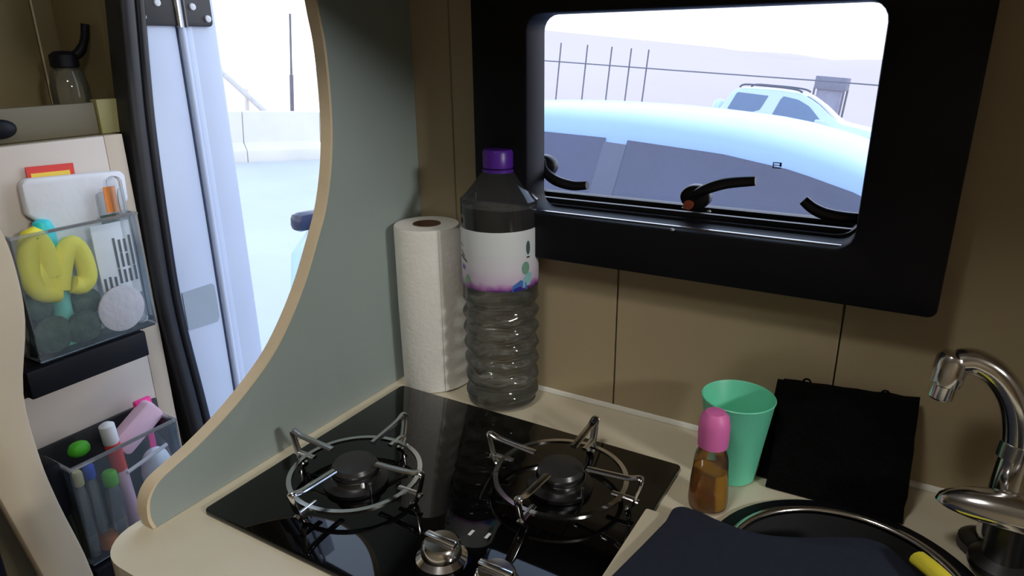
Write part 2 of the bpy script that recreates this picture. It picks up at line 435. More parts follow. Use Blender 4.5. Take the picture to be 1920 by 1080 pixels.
# ------------------------------------------------------------------ cabinet wall left of the doorway
cab = thing('side_cabinet', 'cream cabinet side left of the doorway carrying two clear bins, open shelf on top', 'cabinet', (-1.15, .5, -.90))
B = (1.15, -.5, .90)
off(MB().box(-1.165, -1.15, .43, .640, -.90, .315), B).build('side_panel', M_cream, cab, bevel=.002)
off(MB().box(-1.166, -1.152, .6415, .672, -.90, .315), B).build('jamb_strip', mat('beige_strip', (.55, .46, .36), .5, var=.04), cab, bevel=.001)
off(MB().box(-1.70, -1.167, .10, .672, .295, .315), B).build('shelf', M_dark_wall, cab, bevel=.001)
off(MB().box(-1.195, -1.180, .10, .652, .3155, .366), B).build('shelf_lip', mat('shaded_laminate', (.12, .10, .055), .5, var=.08), cab, bevel=.002)  # lip is the same brown laminate, darkened in colour to offset the lamp
off(MB().box(-1.195, -1.176, .654, .735, .3155, .370), B).build('lip_block', M_yellowish, cab, bevel=.001)
off(MB().box(-1.36, -1.34, .10, .6665, .3155, .99), B).build('back_board', M_dark_wall, cab, bevel=.001)
off(MB().box(-1.36, -1.338, .6695, .747, .3155, .99), B).build('back_board', M_dark_wall, cab, bevel=.001)
off(MB().box(-1.339, -1.3365, .6668, .6692, .3155, .99), B).build('joint_strip', mat('pale_strip', (.60, .52, .34), .5), cab)
off(MB().box(-1.335, -1.20, .700, .736, .3155, .99), B).build('end_cover', M_dark_wall, cab)
off(MB().box(-1.70, -1.18, .10, .672, -.90, .294), B).build('carcass', M_dark_wall, cab)

# blurred upright edge nearest the camera, with the dark gap beside it
post = smooth_pts([(.402, -.90), (.404, -.50), (.400, -.30), (.381, -.164), (.373, -.082), (.374, .015), (.398, .112), (.402, .184), (.396, .235), (.375, .262)], 4)
pl = [(p[0], p[1]) for p in post] + [(.30, .262), (.310, -.08), (.337, -.254), (.36, -.60), (.36, -.90)]
MBp = MB().prism(pl, -1.004, -.980, 'x')
tag(off(MBp, (.99, -.36, .90)).build('end_post', mat('beige_post', (.60, .50, .36), .6, var=.04), bevel=.004), 'tan upright edge panel with a bowed edge at the left border', 'panel').location = (-.99, .36, -.90)
MB_ = MB().box(-.05, .05, -.30, .14, 0, 1.16)
tag(MB_.build('dark_gap_block', M_black, bevel=.01), 'black block filling the dark gap at the bottom left behind the tan upright', 'locker').location = (-1.09, .18, -.90)  # black block put in to stand for the dark gap

# ------------------------------------------------------------------ kitchen block
def with_hole(outer, holes, z0, z1, name, m, parent, bevel=0):
    bm = bmesh.new(); es = []
    for loop in [outer] + holes:
        vs = [bm.verts.new((x, y, z1)) for x, y in loop]
        es += [bm.edges.new((vs[i], vs[(i+1) % len(vs)])) for i in range(len(vs))]
    bmesh.ops.triangle_fill(bm, use_beauty=True, use_dissolve=False, edges=es)
    r = bmesh.ops.extrude_face_region(bm, geom=list(bm.faces))
    bmesh.ops.translate(bm, vec=(0, 0, z0-z1), verts=[g for g in r['geom'] if isinstance(g, bmesh.types.BMVert)])
    bmesh.ops.recalc_face_normals(bm, faces=bm.faces)
    me = bpy.data.meshes.new(name); bm.to_mesh(me); bm.free(); me.materials.append(m)
    o = bpy.data.objects.new(name, me); COL.objects.link(o); o.parent = parent
    return o
SK = (-.005, .555)
circ = lambda c, r, n=48: [(c[0]+r*math.cos(2*PI*i/n), c[1]+r*math.sin(2*PI*i/n)) for i in range(n)]
outl = [(-.620, .7475)] + [(-.620+.045-.045*math.cos(t), .300-.045*math.sin(t)) for t in [PI/2*i/8 for i in range(9)]] + [(.505, .255), (.505, .7475)]
wt = thing('worktop', 'cream laminate kitchen worktop with rounded front corner under the hob', 'worktop', (0, 0, 0))
with_hole(outl, [circ(SK, .101)], -.030, -.0005, 'slab', M_top, wt)
kc = thing('kitchen_cabinet', 'kitchen base cabinet below the cream worktop', 'cabinet', (0, .5, -.90))
MB().box(-.605, -.587, -.20, .245, .0, .868).build('side', M_cream, kc)
MB().box(.487, .505, -.20, .245, .0, .868).build('side', M_cream, kc)
MB().box(-.586, .486, .230, .245, .0, .868).build('back', M_cream, kc)
MB().box(-.586, .486, -.20, .229, .06, .08).build('bottom', M_cream, kc)
MB().box(-.586, .486, -.20, -.185, .0, .06).build('plinth', M_black, kc)
for k in range(2):
    d = MB().box(-.60+.555*k, -.05+.555*k, -.218, -.201, .06, .855).build('door', M_cream, kc, bevel=.003)
    MB().tube([(-.12+.555*k, -.224, .70), (-.12+.555*k, -.236, .71), (-.12+.555*k, -.236, .80), (-.12+.555*k, -.224, .81)], .005).build('handle', M_steel, d)
tc_ = thing('unseen_blocker', 'tall cupboard added unseen at the worktop end to shade the wall', 'blocker', (.78, .60, -.90))  # added out of view to keep light off the right part of the wall
MB().box(-.272, .27, -.145, .147, 0, 1.455).build('carcass', M_cream, tc_)
for z0_, z1_ in ((.03, .80), (.81, 1.44)):
    d = MB().box(-.268, .266, -.163, -.146, z0_, z1_).build('door', M_cream, tc_, bevel=.003)
    MB().tube([(-.22, -.168, z1_-.14), (-.22, -.18, z1_-.13), (-.22, -.18, z1_-.05), (-.22, -.168, z1_-.04)], .005).build('handle', M_steel, d)
ol = thing('overhead_locker', 'overhead locker above the window', 'cabinet', (.35, .58, .565))
MB().box(-.94, .98, -.14, .167, 0, .42).build('body', M_cream, ol)
for k in range(3): MB().box(-.93+.64*k, -.30+.64*k, -.160, -.141, .01, .41).build('door', M_cream, ol, bevel=.003)

# partition with its sweeping edge
cur = [(.560, .99), (.565, .75), (.578, .60), (.587, .493), (.593, .449), (.594, .397), (.591, .35), (.583, .307), (.569, .265), (.551, .231), (.528, .191), (.501, .154), (.471, .122), (.436, .097), (.398, .076), (.360, .060), (.334, .052), (.315, .045), (.304, .032), (.301, .014), (.304, .0)]
cur = [(p[0], p[1]) for p in smooth_pts([(a, b, 0) for a, b in cur], 4)]
part = thing('partition', 'grey green partition board with a sweeping curved edge beside the hob', 'partition', (-.6025, .5, 0))
o = MB().prism([(y-.5+.0015, z) for y, z in cur] + [(.2475, 0), (.2475, .99)], -.0075, .0075, 'x').build('board', M_panel, part)
n = len(cur); vs = []; fs = []
for y, z in cur:
    vs += [(-.0080, y-.5-.0015, z), (.0080, y-.5-.0015, z), (.0080, y-.5+.0018, z), (-.0080, y-.5+.0018, z)]
for i in range(n-1):
    for k in range(4): fs.append((4*i+k, 4*i+(k+1) % 4, 4*i+4+(k+1) % 4, 4*i+4+k))
fs += [(0, 1, 2, 3), (4*n-4, 4*n-3, 4*n-2, 4*n-1)]
MB().add(vs, fs).build('edge_band', M_band, part)

# ------------------------------------------------------------------ hob
hob = thing('gas_hob', 'black glass two burner gas hob set on the worktop', 'hob', (-.376, .50, 0))
def hl(x, y): return (x+.376, y-.50)
MB().prism(rrect(-.197, .196, -.157, .157, .006), 0, .005, 'z').build('glass_plate', M_hob, hob, bevel=.0012)
def burner(x, y, rot):
    a, b = hl(x, y)
    base = off(MB().lathe([(.030, .005), (.034, .006), (.034, .010), (.026, .013), (.024, .022), (.0001, .022)], n=36), (a, b, 0)).build('burner', M_darksteel, hob)
    off(MB().lathe([(.0001, .0222), (.0235, .0222), (.0245, .026), (.022, .030), (.010, .031), (.0001, .0312)], n=36), (a, b, 0)).build('burner_cap', M_enamel, base)
    off(MB().lathe([(.026, .0125), (.0255, .020), (.0262, .020)], n=36, rfun=lambda t, z: 1+.02*(1 if int(t/(2*PI)*36) % 2 else 0), cap=False), (a, b, 0)).build('flame_ring', M_steel, base)
    off(MB().tube([(.031, -.012, .005), (.031, -.012, .021)],   .0018, 8), (a, b, 0)).build('igniter', M_steel, base)
    ps = off(MB().lathe([(.0655, .0165), (.0705, .0165), (.0705, .0195), (.0655, .0195), (.0655, .0165)], n=56, cap=False), (a, b, 0)).build('pan_support', M_chrome, hob)
    for k in range(4):
        t = rot + k*PI/2; c, s = math.cos(t), math.sin(t)
        P = lambda r, z: (a+r*c, b+r*s, z)
        MB().tube(smooth_pts([P(.074, .0055), P(.079, .010), P(.0835, .022), P(.088, .041), P(.0855, .044), P(.075, .0405), P(.055, .0385), P(.030, .0365)], 3), .0044, 8, flat=.45).build('arm', M_chrome, ps)
        MB().tube([P(.086, .0165), P(.078, .018), P(.058, .018)], .0036, 8, flat=.5).build('foot_bar', M_chrome, ps)
burner(-.470, .455, .03); burner(-.278, .556, .0)
for x, y in ((-.321, .405), (-.259, .398)):
    a, b = hl(x, y)
    k = off(MB().lathe([(.023, .005), (.0235, .008), (.021, .010), (.0185, .012), (.0175, .022), (.015, .0245), (.0001, .025)], n=32), (a, b, 0)).build('control_knob', M_chrome, hob)
    off(MB().box(-.0165, .0165, -.0035, .0035, .024, .029), (a, b, 0)).build('grip', M_chrome, k, bevel=.0015)
for x, y in ((-.302, .452), (-.318, .448)):
    a, b = hl(x, y); off(MB().box(-.0015, .0015, -.004, .004, .005, .0053), (a, b, 0)).build('burner_mark', M_warn, hob)

# ------------------------------------------------------------------ sink, tap
sink = thing('round_sink', 'round black sink with a chrome rim behind the navy mat', 'sink', (SK[0], SK[1], 0))
MB().torus((0, 0, .0042), .0992, .0043, 72, 14).build('rim', M_chrome, sink)
MB().lathe([(.1040, .0002), (.1040, .0040), (.117, .0030), (.1185, .0002)], n=64, cap=False).build('seal_ring', M_black, sink)
MB().lathe([(.0955, .0035), (.0935, -.02), (.088, -.085), (.070, -.102), (.020, -.106), (.0001, -.107)], n=64, cap=False).build('bowl', M_enamel, sink)
dr = thing('drainer_tray', 'black draining tray to the right of the round sink under the tap', 'tray', (.30, .53, 0))
MB().prism(rrect(-.170, .19, -.14, .10, .02), .0002, .006, 'z').build('tray', M_black, dr, bevel=.002)
for k in range(7): MB().box(-.14, .16, -.12+.03*k, -.115+.03*k, .006, .009).build('rib', M_black, dr, bevel=.001)

fa = thing('kitchen_tap', 'chrome swan neck kitchen tap with round base at the right edge', 'tap', (.100, .670, 0))
FP = smooth_pts([(.002, 0, .014), (.003, 0, .075), (.004, 0, .112), (-.004, -.002, .148), (-.020, -.004, .172), (-.038, -.006, .182), (-.050, -.008, .180)], 5)
MB().tube(FP, .0115, 16).build('spout', M_chrome, fa)
MB().tube([(.003, 0, .099), (.004, 0, .113)], .0128, 16).build('collar', M_steel, fa)
MB().lathe([(.0085, -.034), (.0105, -.032), (.0105, -.020), (.0132, -.018), (.0132, .004), (.0100, .009), (.0001, .011)], n=20).build('nozzle', M_chrome, fa, rot=Matrix.Translation((-.0545, -.009, .178)) @ rot_about('Y', .12))
dome = []
for k in range(13):
    t = PI*k/12; dome.append((.0001+.058*math.sin(t), -.017*math.cos(t) if t > PI/2 else -.006*math.cos(t)))
MB().lathe(dome, n=44).build('base_dome', M_chrome, fa, rot=Matrix.Translation((.010, -.034, .060)) @ Matrix.Diagonal((1, .34, 1.25, 1)))
MB().lathe([(.026, .0), (.026, .006), (.017, .012), (.015, .045), (.0001, .0455)], n=28).build('stem', M_darksteel, fa, rot=Matrix.Translation((.010, -.034, .0095)))
MB().tube([(.042, -.045, .054), (.075, -.06, .060), (.11, -.075, .062)], [.010, .007, .006], 10, flat=.6).build('lever', M_chrome, fa)
MB().lathe([(.024, .0), (.024, .008), (.015, .013), (.0001, .014)], n=24).build('deck_ring', M_darksteel, fa, rot=Matrix.Translation((.002, 0, .0)))

bt = thing('water_bottle', 'large clear water bottle with purple cap standing behind the hob', 'bottle', (-.4375, .7005, 0))
def br(z):
    if z < .010: return .034+.012*math.sqrt(max(0, z)/.010)
    if z < .150: return .0455+.0024*math.sin((z-.014)/.0215*2*PI)
    if z < .270: return .0472
    if z < .308:
        t = (z-.270)/.038; return .0472 - (.0472-.0150)*(t**.9)
    return .0142
BH = .329
zs = [i*.002 for i in range(1, 156)]
prof = [(.0001, .004), (.020, .004), (.034, .0005)] + [(br(z), z) for z in zs]
facet = lambda a, z: 1+(.018*math.cos(5*a) if z < .016 else (.016*math.cos(8*a+ (z*260)) if .016 < z < .140 else 0))
MB().lathe(prof, n=80, rfun=facet, cap=False).build('bottle_shell', M_bottle, bt)
wprof = [(.0001, .0055), (.020, .0055), (.034, .0025)] + [(br(z)-.0012, z) for z in zs if .003 < z < .2625] + [(br(.2625)-.0012, .2625), (.0001, .2625)]
MB().lathe(wprof, n=80, rfun=facet, cap=False).build('water', M_water, bt)
MB().lathe([(.0001, .2632), (.0452, .2632), (.0456, .2628), (.0001, .2627)], n=64).build('water_surface', clear('water_skin', (.97, .98, .98), (.75, .78, .78), .18, .04, 1.9), bt)
MB().lathe([(.0476, .166), (.0478, .167), (.0478, .2375), (.0476, .2385)], n=96, cap=False).build('paper_label', M_label, bt)
def on_label(a0, a1, z0, z1, m, name='label_print', poly=None, r=.0481):
    z0 += .0165; z1 += .0165; a0 -= 2; a1 -= 2
    """flat print bent round the label; angles in degrees seen from the bottle's axis"""
    mb = MB()
    if poly is None: poly = [(0, 0), (1, 0), (1, 1), (0, 1)]
    pts = []
    for u, v in poly:
        a = math.radians(a0+(a1-a0)*u); pts.append((r*math.cos(a), r*math.sin(a), z0+(z1-z0)*v))
    n = len(pts); c = tuple(sum(p[i] for p in pts)/n for i in range(3))
    ca = math.atan2(c[1], c[0]); c = (r*math.cos(ca), r*math.sin(ca), c[2])
    mb.add(pts+[c], [(i, (i+1) % n, n) for i in range(n)])
    return mb.build(name, m, bt)
ell = [(.5+.5*math.cos(t), .5+.5*math.sin(t)) for t in [2*PI*i/20 for i in range(20)]]
# camera sees the label around -58 degrees
on_label(-16, -8, .192, .209, M_inkdark, poly=ell)
on_label(-15, -9, .188, .190, M_ink)
on_label(-24, -10, .168, .184, M_inkgreen, poly=ell)
on_label(-40, -14, .1485, .164, mat('blue_ink', (.05, .16, .55), .5), poly=[(0, 0), (1, .05), (.9, .6), (.55, .9), (.3, .7), (.05, .5)])
on_label(-42, -22, .1485, .1555, mat('deep_blue_ink', (.02, .02, .25), .5), poly=[(0, 0), (1, 0), (.8, .9), (.3, .6)])
on_label(-24, -4, .1515, .171, mat('aqua_ink', (.25, .52, .58), .5), poly=[(.1, 0), (.8, .15), (1, .8), (.6, 1), (.1, .6)])
on_label(-118, -106, .153, .167, mat('leaf_ink', (.20, .45, .25), .5), poly=[(.1, 0), (.9, .2), (1, .8), (.4, 1), (0, .5)])
on_label(-130, -116, .170, .178, mat('violet_ink', (.16, .14, .50), .5), poly=[(0, .2), (.8, 0), (1, .7), (.3, 1)])
for a0, z0, a1, z1 in ((-134, .203, -122, .199), (-131, .195, -124, .190), (-133, .189, -112, .181), (-126, .193, -118, .186)):
    on_label(a0, a1, min(z0, z1), max(z0, z1), M_ink, poly=[(0, .55), (.1, 1), (.55, .6), (1, .25), (.95, 0), (.5, .3)])
MB().lathe([(.0150, .307), (.0183, .3075), (.0186, .3255), (.0165, .3285), (.0001, .329)], n=72, rfun=lambda a, z: 1+(.012*math.cos(36*a) if z < .326 else 0)).build('cap', M_purple, bt)
MB().lathe([(.0170, .3015), (.0190, .302), (.0190, .3055), (.0170, .306)], n=40).build('cap_ring', M_purple, bt)

tw = thing('paper_towel_roll', 'white kitchen paper roll standing in the corner by the partition', 'paper roll', (-.5495, .7005, 0))
MB().lathe([(.0185, .001), (.0425, .001), (.0430, .004), (.0435, .12), (.0428, .222), (.0420, .2255), (.0185, .2255), (.0185, .001)], n=64, rfun=lambda a, z: 1+.010*math.sin(3*a+9*z), cap=False).build('paper', M_paper, tw)
MB().lathe([(.0168, .0), (.0184, .0), (.0184, .2262), (.0168, .2262), (.0168, .0)], n=40, cap=False).build('cardboard_core', M_card, tw)
fl = []; ffs = []
for j in range(13):
    z = .002+.222*j/12
    for i in range(9):
        a = math.radians(-34+i*7); r = .0446+ (i/8.)**2*.005*(1+.25*math.sin(z*70))
        fl.append((r*math.cos(a), r*math.sin(a), z))
for j in range(12):
    for i in range(8): ffs.append((j*9+i, j*9+i+1, j*9+i+10, j*9+i+9))
MB().add(fl, ffs).build('loose_sheet', M_paper, tw)

cp = thing('plastic_cup', 'mint green tapered plastic cup beside the black bag', 'cup', (-.1310, .6735, 0))
MB().lathe([(.0001, .0005), (.0225, .0005), (.0242, .002), (.0366, .0925), (.0376, .0945), (.0368, .0955), (.0354, .0935), (.0230, .004), (.0001, .0035)], n=56, cap=False).build('cup_body', M_mint, cp)

sp = thing('soap_bottle', 'small clear soap bottle with pink cap and amber liquid in front of the mint cup', 'bottle', (-.138, .6085, 0))
sprof = [(.0001, .0012), (.0165, .0012), (.0190, .003), (.0195, .010), (.0185, .030), (.0172, .044), (.0168, .052), (.0155, .060), (.0130, .066), (.0122, .072)]
MB().lathe(sprof, n=40, cap=False).build('bottle_shell', M_bottle, sp)
MB().lathe([(.0001, .0022), (.0155, .0022), (.0180, .004), (.0185, .010), (.0175, .030), (.0163, .0425), (.0001, .0425)], n=40, cap=False).build('soap', M_soap, sp)
MB().lathe([(.0130, .069), (.0146, .070), (.0150, .078), (.0150, .092), (.0135, .101), (.0095, .1062), (.0001, .1075)], n=36).build('cap', M_pink, sp)

bag = thing('black_bag', 'black folded cloth bag leaning on the wall between mint cup and tap', 'bag', (-.030, .690, 0))
def quad_slab(bl, br_, tr, tl, th, n=9, wob=.0012):
    """soft slab: front face bilinear between corners, back offset along y"""
    vs = []; fs = []; rnd = random.Random(3)
    for s in (0, 1):
        for j in range(n+1):
            for i in range(n+1):
                u, v = i/n, j/n
                p = Vector(bl)*(1-u)*(1-v)+Vector(br_)*u*(1-v)+Vector(tr)*u*v+Vector(tl)*(1-u)*v
                e = 1-max(abs(2*u-1), abs(2*v-1))**6
                p = p + Vector((rnd.uniform(-wob, wob), 0, rnd.uniform(-wob, wob)*(v > .5)))
                p.y += (th*(.75+.25*e) if s else -.004*e)
                vs.append(p)
    k = (n+1)**2
    for s in (0, 1):
        for j in range(n):
            for i in range(n):
                a = s*k+j*(n+1)+i; fs.append((a, a+1, a+n+2, a+n+1))
    rim = [i for i in range(n+1)] + [j*(n+1)+n for j in range(1, n+1)] + [n*(n+1)+i for i in range(n-1, -1, -1)] + [j*(n+1) for j in range(n-1, 0, -1)]
    for a, b in zip(rim, rim[1:]+rim[:1]): fs.append((a, b, k+b, k+a))
    return MB().add(vs, fs)
quad_slab((-.063, -.023, .0015), (.064, -.020, .0015), (.061, .038, .106), (-.067, .036, .096), .012).build('front_panel', M_black_cloth, bag)
quad_slab((-.076, -.007, .0015), (.058, -.006, .0015), (.055, .044, .098), (-.074, .044, .092), .008, wob=.001).build('back_panel', M_black_cloth, bag)
for x, z in ((-.044, .0995), (.030, .1045)): MB().torus((0, 0, 0), .0035, .0011, 16, 6).build('loop', M_black_cloth, bag, rot=Matrix.Translation((x, .042, z)) @ rot_about('X', PI/2))

bd = thing('cover_board', 'pale laminate cover strip lying between hob and navy mat', 'board', (-.10, .47, 0))
MB().prism(rrect(-.086, -.015, -.20, .092, .003), .0002, .0085, 'z').build('board', M_top, bd, bevel=.001)
mt = [(-.176, .455), (-.168, .50), (-.1605, .545)] + [(-.148+.013*math.cos(t), .562+.013*math.sin(t)) for t in [PI-PI/2*i/5 for i in range(6)]]
mt2 = smooth_pts([(-.135, .574, 0), (-.115, .570, 0), (-.095, .5685, 0), (-.072, .572, 0), (-.045, .584, 0), (-.020, .599, 0), (.002, .610, 0), (.018, .611, 0), (.032, .601, 0), (.045, .585, 0)], 4)
mt = mt + [(p[0], p[1]) for p in mt2] + [(.075, .54), (.11, .47), (.13, .38), (-.05, .30), (-.205, .30)]
bm_ = MB().prism([(x+.05, y-.47) for x, y in mt], 0, .006, 'z')
tag(bm_.build('navy_mat', M_navy, bevel=.002), 'dark navy soft mat with rounded corner lying over the sink front', 'mat').location = (-.05, .47, .0092)
yb = MB().tube(smooth_pts([(0, 0, 0), (.010, -.012, .002), (.022, -.028, .003), (.045, -.06, .002)], 4), .0085, 12, flat=.75)
tag(yb.build('brush_handle', M_yellow, bevel=.0), 'yellow brush handle at the lower right beside the navy mat', 'brush').location = (.046, .592, .0235)

# ------------------------------------------------------------------ clear bins on the cabinet side and what is in them
def clear_bin(name, label, x0, x1, y0, y1, z0, z1, lean=0.0):
    t = thing(name, label, 'bin', (x0, (y0+y1)/2, z0), 'clear bins on the cabinet side')
    a, b, h, d = y0-(y0+y1)/2, y1-(y0+y1)/2, z1-z0, x1-x0
    MB().box(d-.003, d, a, b, .003, h).build('front_wall', M_acrylic, t, bevel=.001)
    MB().box(.001, d-.003, a, a+.003, .003, h).build('side_wall', M_acrylic, t, bevel=.001)
    MB().box(.001, d-.003, b-.003, b, .003, h).build('side_wall', M_acrylic, t, bevel=.001)
    MB().box(.001, d-.003, a+.003, b-.003, 0, .003).build('bottom', M_acrylic, t)
    rim = MB().box(d-.005, d+.001, a-.001, b+.001, h, h+.004).box(.001, d-.005, a-.001, a+.004, h, h+.004).box(.001, d-.005, b-.004, b+.001, h, h+.004)
    rim.build('rim', M_clearpack, t)
    return t
clear_bin('storage_bin', 'upper clear bin with yellow gloves and white pack on the cabinet side', -1.148, -1.078, .442, .628, .006, .196)
ho = thing('bin_holder', 'black shelf bracket holding up the upper clear bin', 'holder', (-1.148, .51, -.04))
MB().box(.0, .074, -.092, .092, 0, .044).build('tray', M_black, ho, bevel=.003)
MB().box(.0, .012, -.092, .092, -.02, 0).build('wall_flange', M_black, ho)

def put(name, label, cat, mb, m, loc, group=None, rot=None, bevel=0):
    o = mb.build(name, m, None, bevel=bevel, rot=rot); o.location = loc
    return tag(o, label, cat, group)
# upper bin
pk = thing('tissue_pack', 'white wrapped tissue pack upright at the back of the upper bin', 'pack', (-1.132, .559, .0095))
MB().prism([(-.056, .002), (.060, .002), (.060, .190), (.081, .205), (.081, .247), (.074, .254), (-.067, .2575), (-.074, .250), (-.074, .205), (-.058, .190)], -.008, .008, 'x').build('wrapper', M_tissue, pk, bevel=.005, rot=rot_about('X', -.035))
rc = thing('printed_card', 'red and yellow printed card sticking out behind the white pack', 'card', (-1.1445, .537, .01))
MB().box(-.001, .0015, -.035, .033, 0, .272).build('card', M_red, rc, rot=rot_about('X', -.04))
MB().box(.0016, .0022, -.030, .026, .10, .262).build('yellow_field', M_cardyellow, rc, rot=rot_about('X', -.04))
pb = thing('clear_pouch', 'clear plastic pouch with orange tag at the right of the upper bin', 'pouch', (-1.110, .602, .0095))
MB().prism(rrect(-.012, .016, 0, .225, .006), -.006, .006, 'x').build('pouch', M_clearpack, pb, bevel=.003)
MB().box(.0062, .0072, -.010, .009, .192, .233).build('tag', M_orange, pb, rot=rot_about('X', -.02))
MB().box(.0062, .0072, -.018, .012, .176, .190).build('green_strip', M_scour, pb)
cb = thing('clear_blister', 'clear moulded plastic pack standing at the right end of the upper bin', 'pack', (-1.100, .6145, .0095))
MB().prism(rrect(-.0095, .0105, .0, .248, .009), -.010, .006, 'x').build('blister', M_clearpack, cb, bevel=.004)
MB().blob((.006, .001, .205), .004, .004, .025).build('bubble', M_clearpack, cb)
tb = thing('teal_bottle', 'small teal bottle with turquoise cap in the upper bin', 'bottle', (-1.120, .506, .0095))
MB().lathe([(.012, 0), (.014, .004), (.0145, .13), (.012, .15), (.010, .155)], n=24).build('body', M_teal, tb)
MB().lathe([(.0115, .155), (.0150, .157), (.0150, .185), (.0110, .196), (.005, .199), (.0001, .2)], n=24).build('cap', M_cyan, tb)
yg = thing('rubber_gloves', 'bright yellow rubber gloves looped in the front of the upper bin', 'gloves', (-1.098, .501, .0095))
MB().tube(smooth_pts([(0, -.005, .090), (.001, -.030, .100), (.0, -.037, .130), (0, -.030, .165), (0, -.020, .182), (0, -.010, .160), (0, -.006, .120)], 4), .0145, 12, flat=1).build('glove', M_yellow, yg)
MB().tube(smooth_pts([(.001, -.002, .095), (0, .006, .120), (0, .018, .148), (0, .030, .158), (0, .040, .140), (0, .042, .105), (0, .030, .092), (0, .018, .097)], 4), .0140, 12).build('glove', M_yellow, yg)
MB().blob((-.002, -.016, .115), .012, .030, .034, lump=.08, seed=5).build('cuff', M_yellow, yg)
gr = thing('slotted_grater', 'white slotted plastic grater with dark slits in the upper bin', 'grater', (-1.0945, .586, .0095))
MB().box(-.0025, 0, -.026, .036, .055, .178).build('plate', M_white, gr, bevel=.001)
rnd = random.Random(4)
for k in range(7):
    for z in ((.142, .118, .092) if k > 2 else (.085, .068)):
        y = -.022+.0085*k
        MB().box(.0002, .0012, y, y+.0035, z-.014, z+.006+rnd.uniform(0, .006)).build('slit', M_ink, gr)
cr = put('cotton_pad', 'round white cotton pad pressed against the front of the upper bin', 'cotton pad', MB().lathe([(.033, 0), (.0375, .002), (.0375, .005), (.034, .007), (.0001, .0072)], n=36), M_cotton, (-1.0895, .578, .050), rot=rot_about('Y', PI/2))
for y, z, r, s in ((.474, .040, .029, 1), (.520, .037, .026, 2), (.540, .070, .022, 3), (.470, .080, .022, 8)):
    lab = {1: 'dark green scourer at the lower left of the upper bin', 2: 'dark green scourer at the bottom middle of the upper bin', 3: 'dark scourer behind the white cotton pad in the upper bin', 8: 'dark scourer just below the yellow gloves in the upper bin'}[s]
    put('scouring_pad', lab, 'scourer', MB().blob((0, 0, 0), .012, r, r, lump=.10, seed=s), M_scour, (-1.095 if s < 3 else -1.112, y, z), 'scourers in the upper bin')

# lower bin, leaning outward
clear_bin('storage_bin', 'lower clear bin crowded with small tubes and caps on the cabinet side', -1.140, -1.062, .436, .618, -.350, -.170)
h2 = thing('bin_holder', 'black slide mount and tray behind the lower clear bin', 'holder', (-1.148, .525, -.40))
MB().box(-.0015, .006, -.108, .112, .05, .245).build('back_plate', M_rubber, h2, bevel=.002)
MB().box(.002, .070, -.118, -.092, .150, .245).build('side_block', M_black, h2, bevel=.004)
MB().box(.0, .095, -.092, .095, 0, .046).build('tray', M_black, h2, bevel=.006)
z0 = -.3465
tp = thing('toothpaste_tube', 'white and red tube leaning upright in the lower bin', 'tube', (-1.085, .527, z0))
MB().lathe([(.004, 0), (.011, .02), (.0115, .150), (.0095, .158)], n=20).build('tube', M_softpink, tp, rot=rot_about('X', .06))
MB().lathe([(.0117, .128), (.0119, .129), (.0119, .178), (.0112, .180)], n=20).build('red_band', M_red, tp, rot=rot_about('X', .06))
MB().lathe([(.0110, .180), (.0122, .182), (.0118, .214), (.006, .218), (.0001, .2185)], n=20).build('cap', M_white, tp, rot=rot_about('X', .06))
put('soap_box', 'pale pink soap case tilted at the back of the lower bin', 'case', MB().prism(rrect(-.045, .045, -.022, .022, .010), -.012, .012, 'x'), M_softpink, (-1.108, .572, -.172), rot=rot_about('X', .55), bevel=.005)
hp = thing('hot_pink_razor', 'hot pink razor with crosswise head at the right of the lower bin', 'razor', (-1.120, .600, z0))
MB().box(-.003, .003, -.006, .006, .0, .19).build('handle', M_hotpink, hp, bevel=.002)
MB().box(-.005, .006, -.018, .012, .190, .214).build('head', M_hotpink, hp, bevel=.003)
def vial(label, y, x, h, body, capm, r=.011):
    t = thing('small_bottle', label, 'bottle', (x, y, z0), 'little bottles in the lower bin')
    MB().lathe([(r*.9, 0), (r, .004), (r, h-.03), (r*.7, h-.02), (r*.6, h-.016)], n=20).build('body', body, t)
    MB().lathe([(r*.85, h-.016), (r*.95, h-.014), (r*.95, h+.006), (r*.7, h+.010), (.0001, h+.0105)], n=20).build('cap', capm, t)
vial('little bottle with lime cap at the front of the lower bin', .498, -1.078, .128, M_clearpack, M_lime, .012)
vial('little bottle with blue cap beside the lime capped one', .476, -1.092, .150, M_clearpack, M_blue, .009)
vial('little bottle with yellowish cap at the left of the lower bin', .455, -1.086, .150, M_clearpack, mat('straw_cap', (.75, .66, .35), .5, var=.04), .008)
put('green_ball', 'bright green rubber ball at the back left of the lower bin', 'ball', MB().blob((0, 0, 0), .014, .017, .013, lump=.05, seed=9), M_lime2, (-1.112, .478, -.166))
put('orange_cap', 'orange bottle cap seen low through the lower bin front', 'cap', MB().lathe([(.014, 0), (.015, .003), (.0145, .022), (.010, .026), (.0001, .0265)], n=20), M_orange, (-1.084, .478, z0+.002))
put('white_stick', 'white plastic stick lying across the lower bin', 'stick', MB().tube([(0, -.035, 0), (0, .04, .014)], .0035, 10), M_white, (-1.074, .560, -.225))
put('cotton_pack', 'pale cotton bag at the right of the lower bin', 'bag', MB().blob((0, 0, 0), .018, .027, .042, lump=.08, seed=11), M_tissue, (-1.088, .582, -.255))

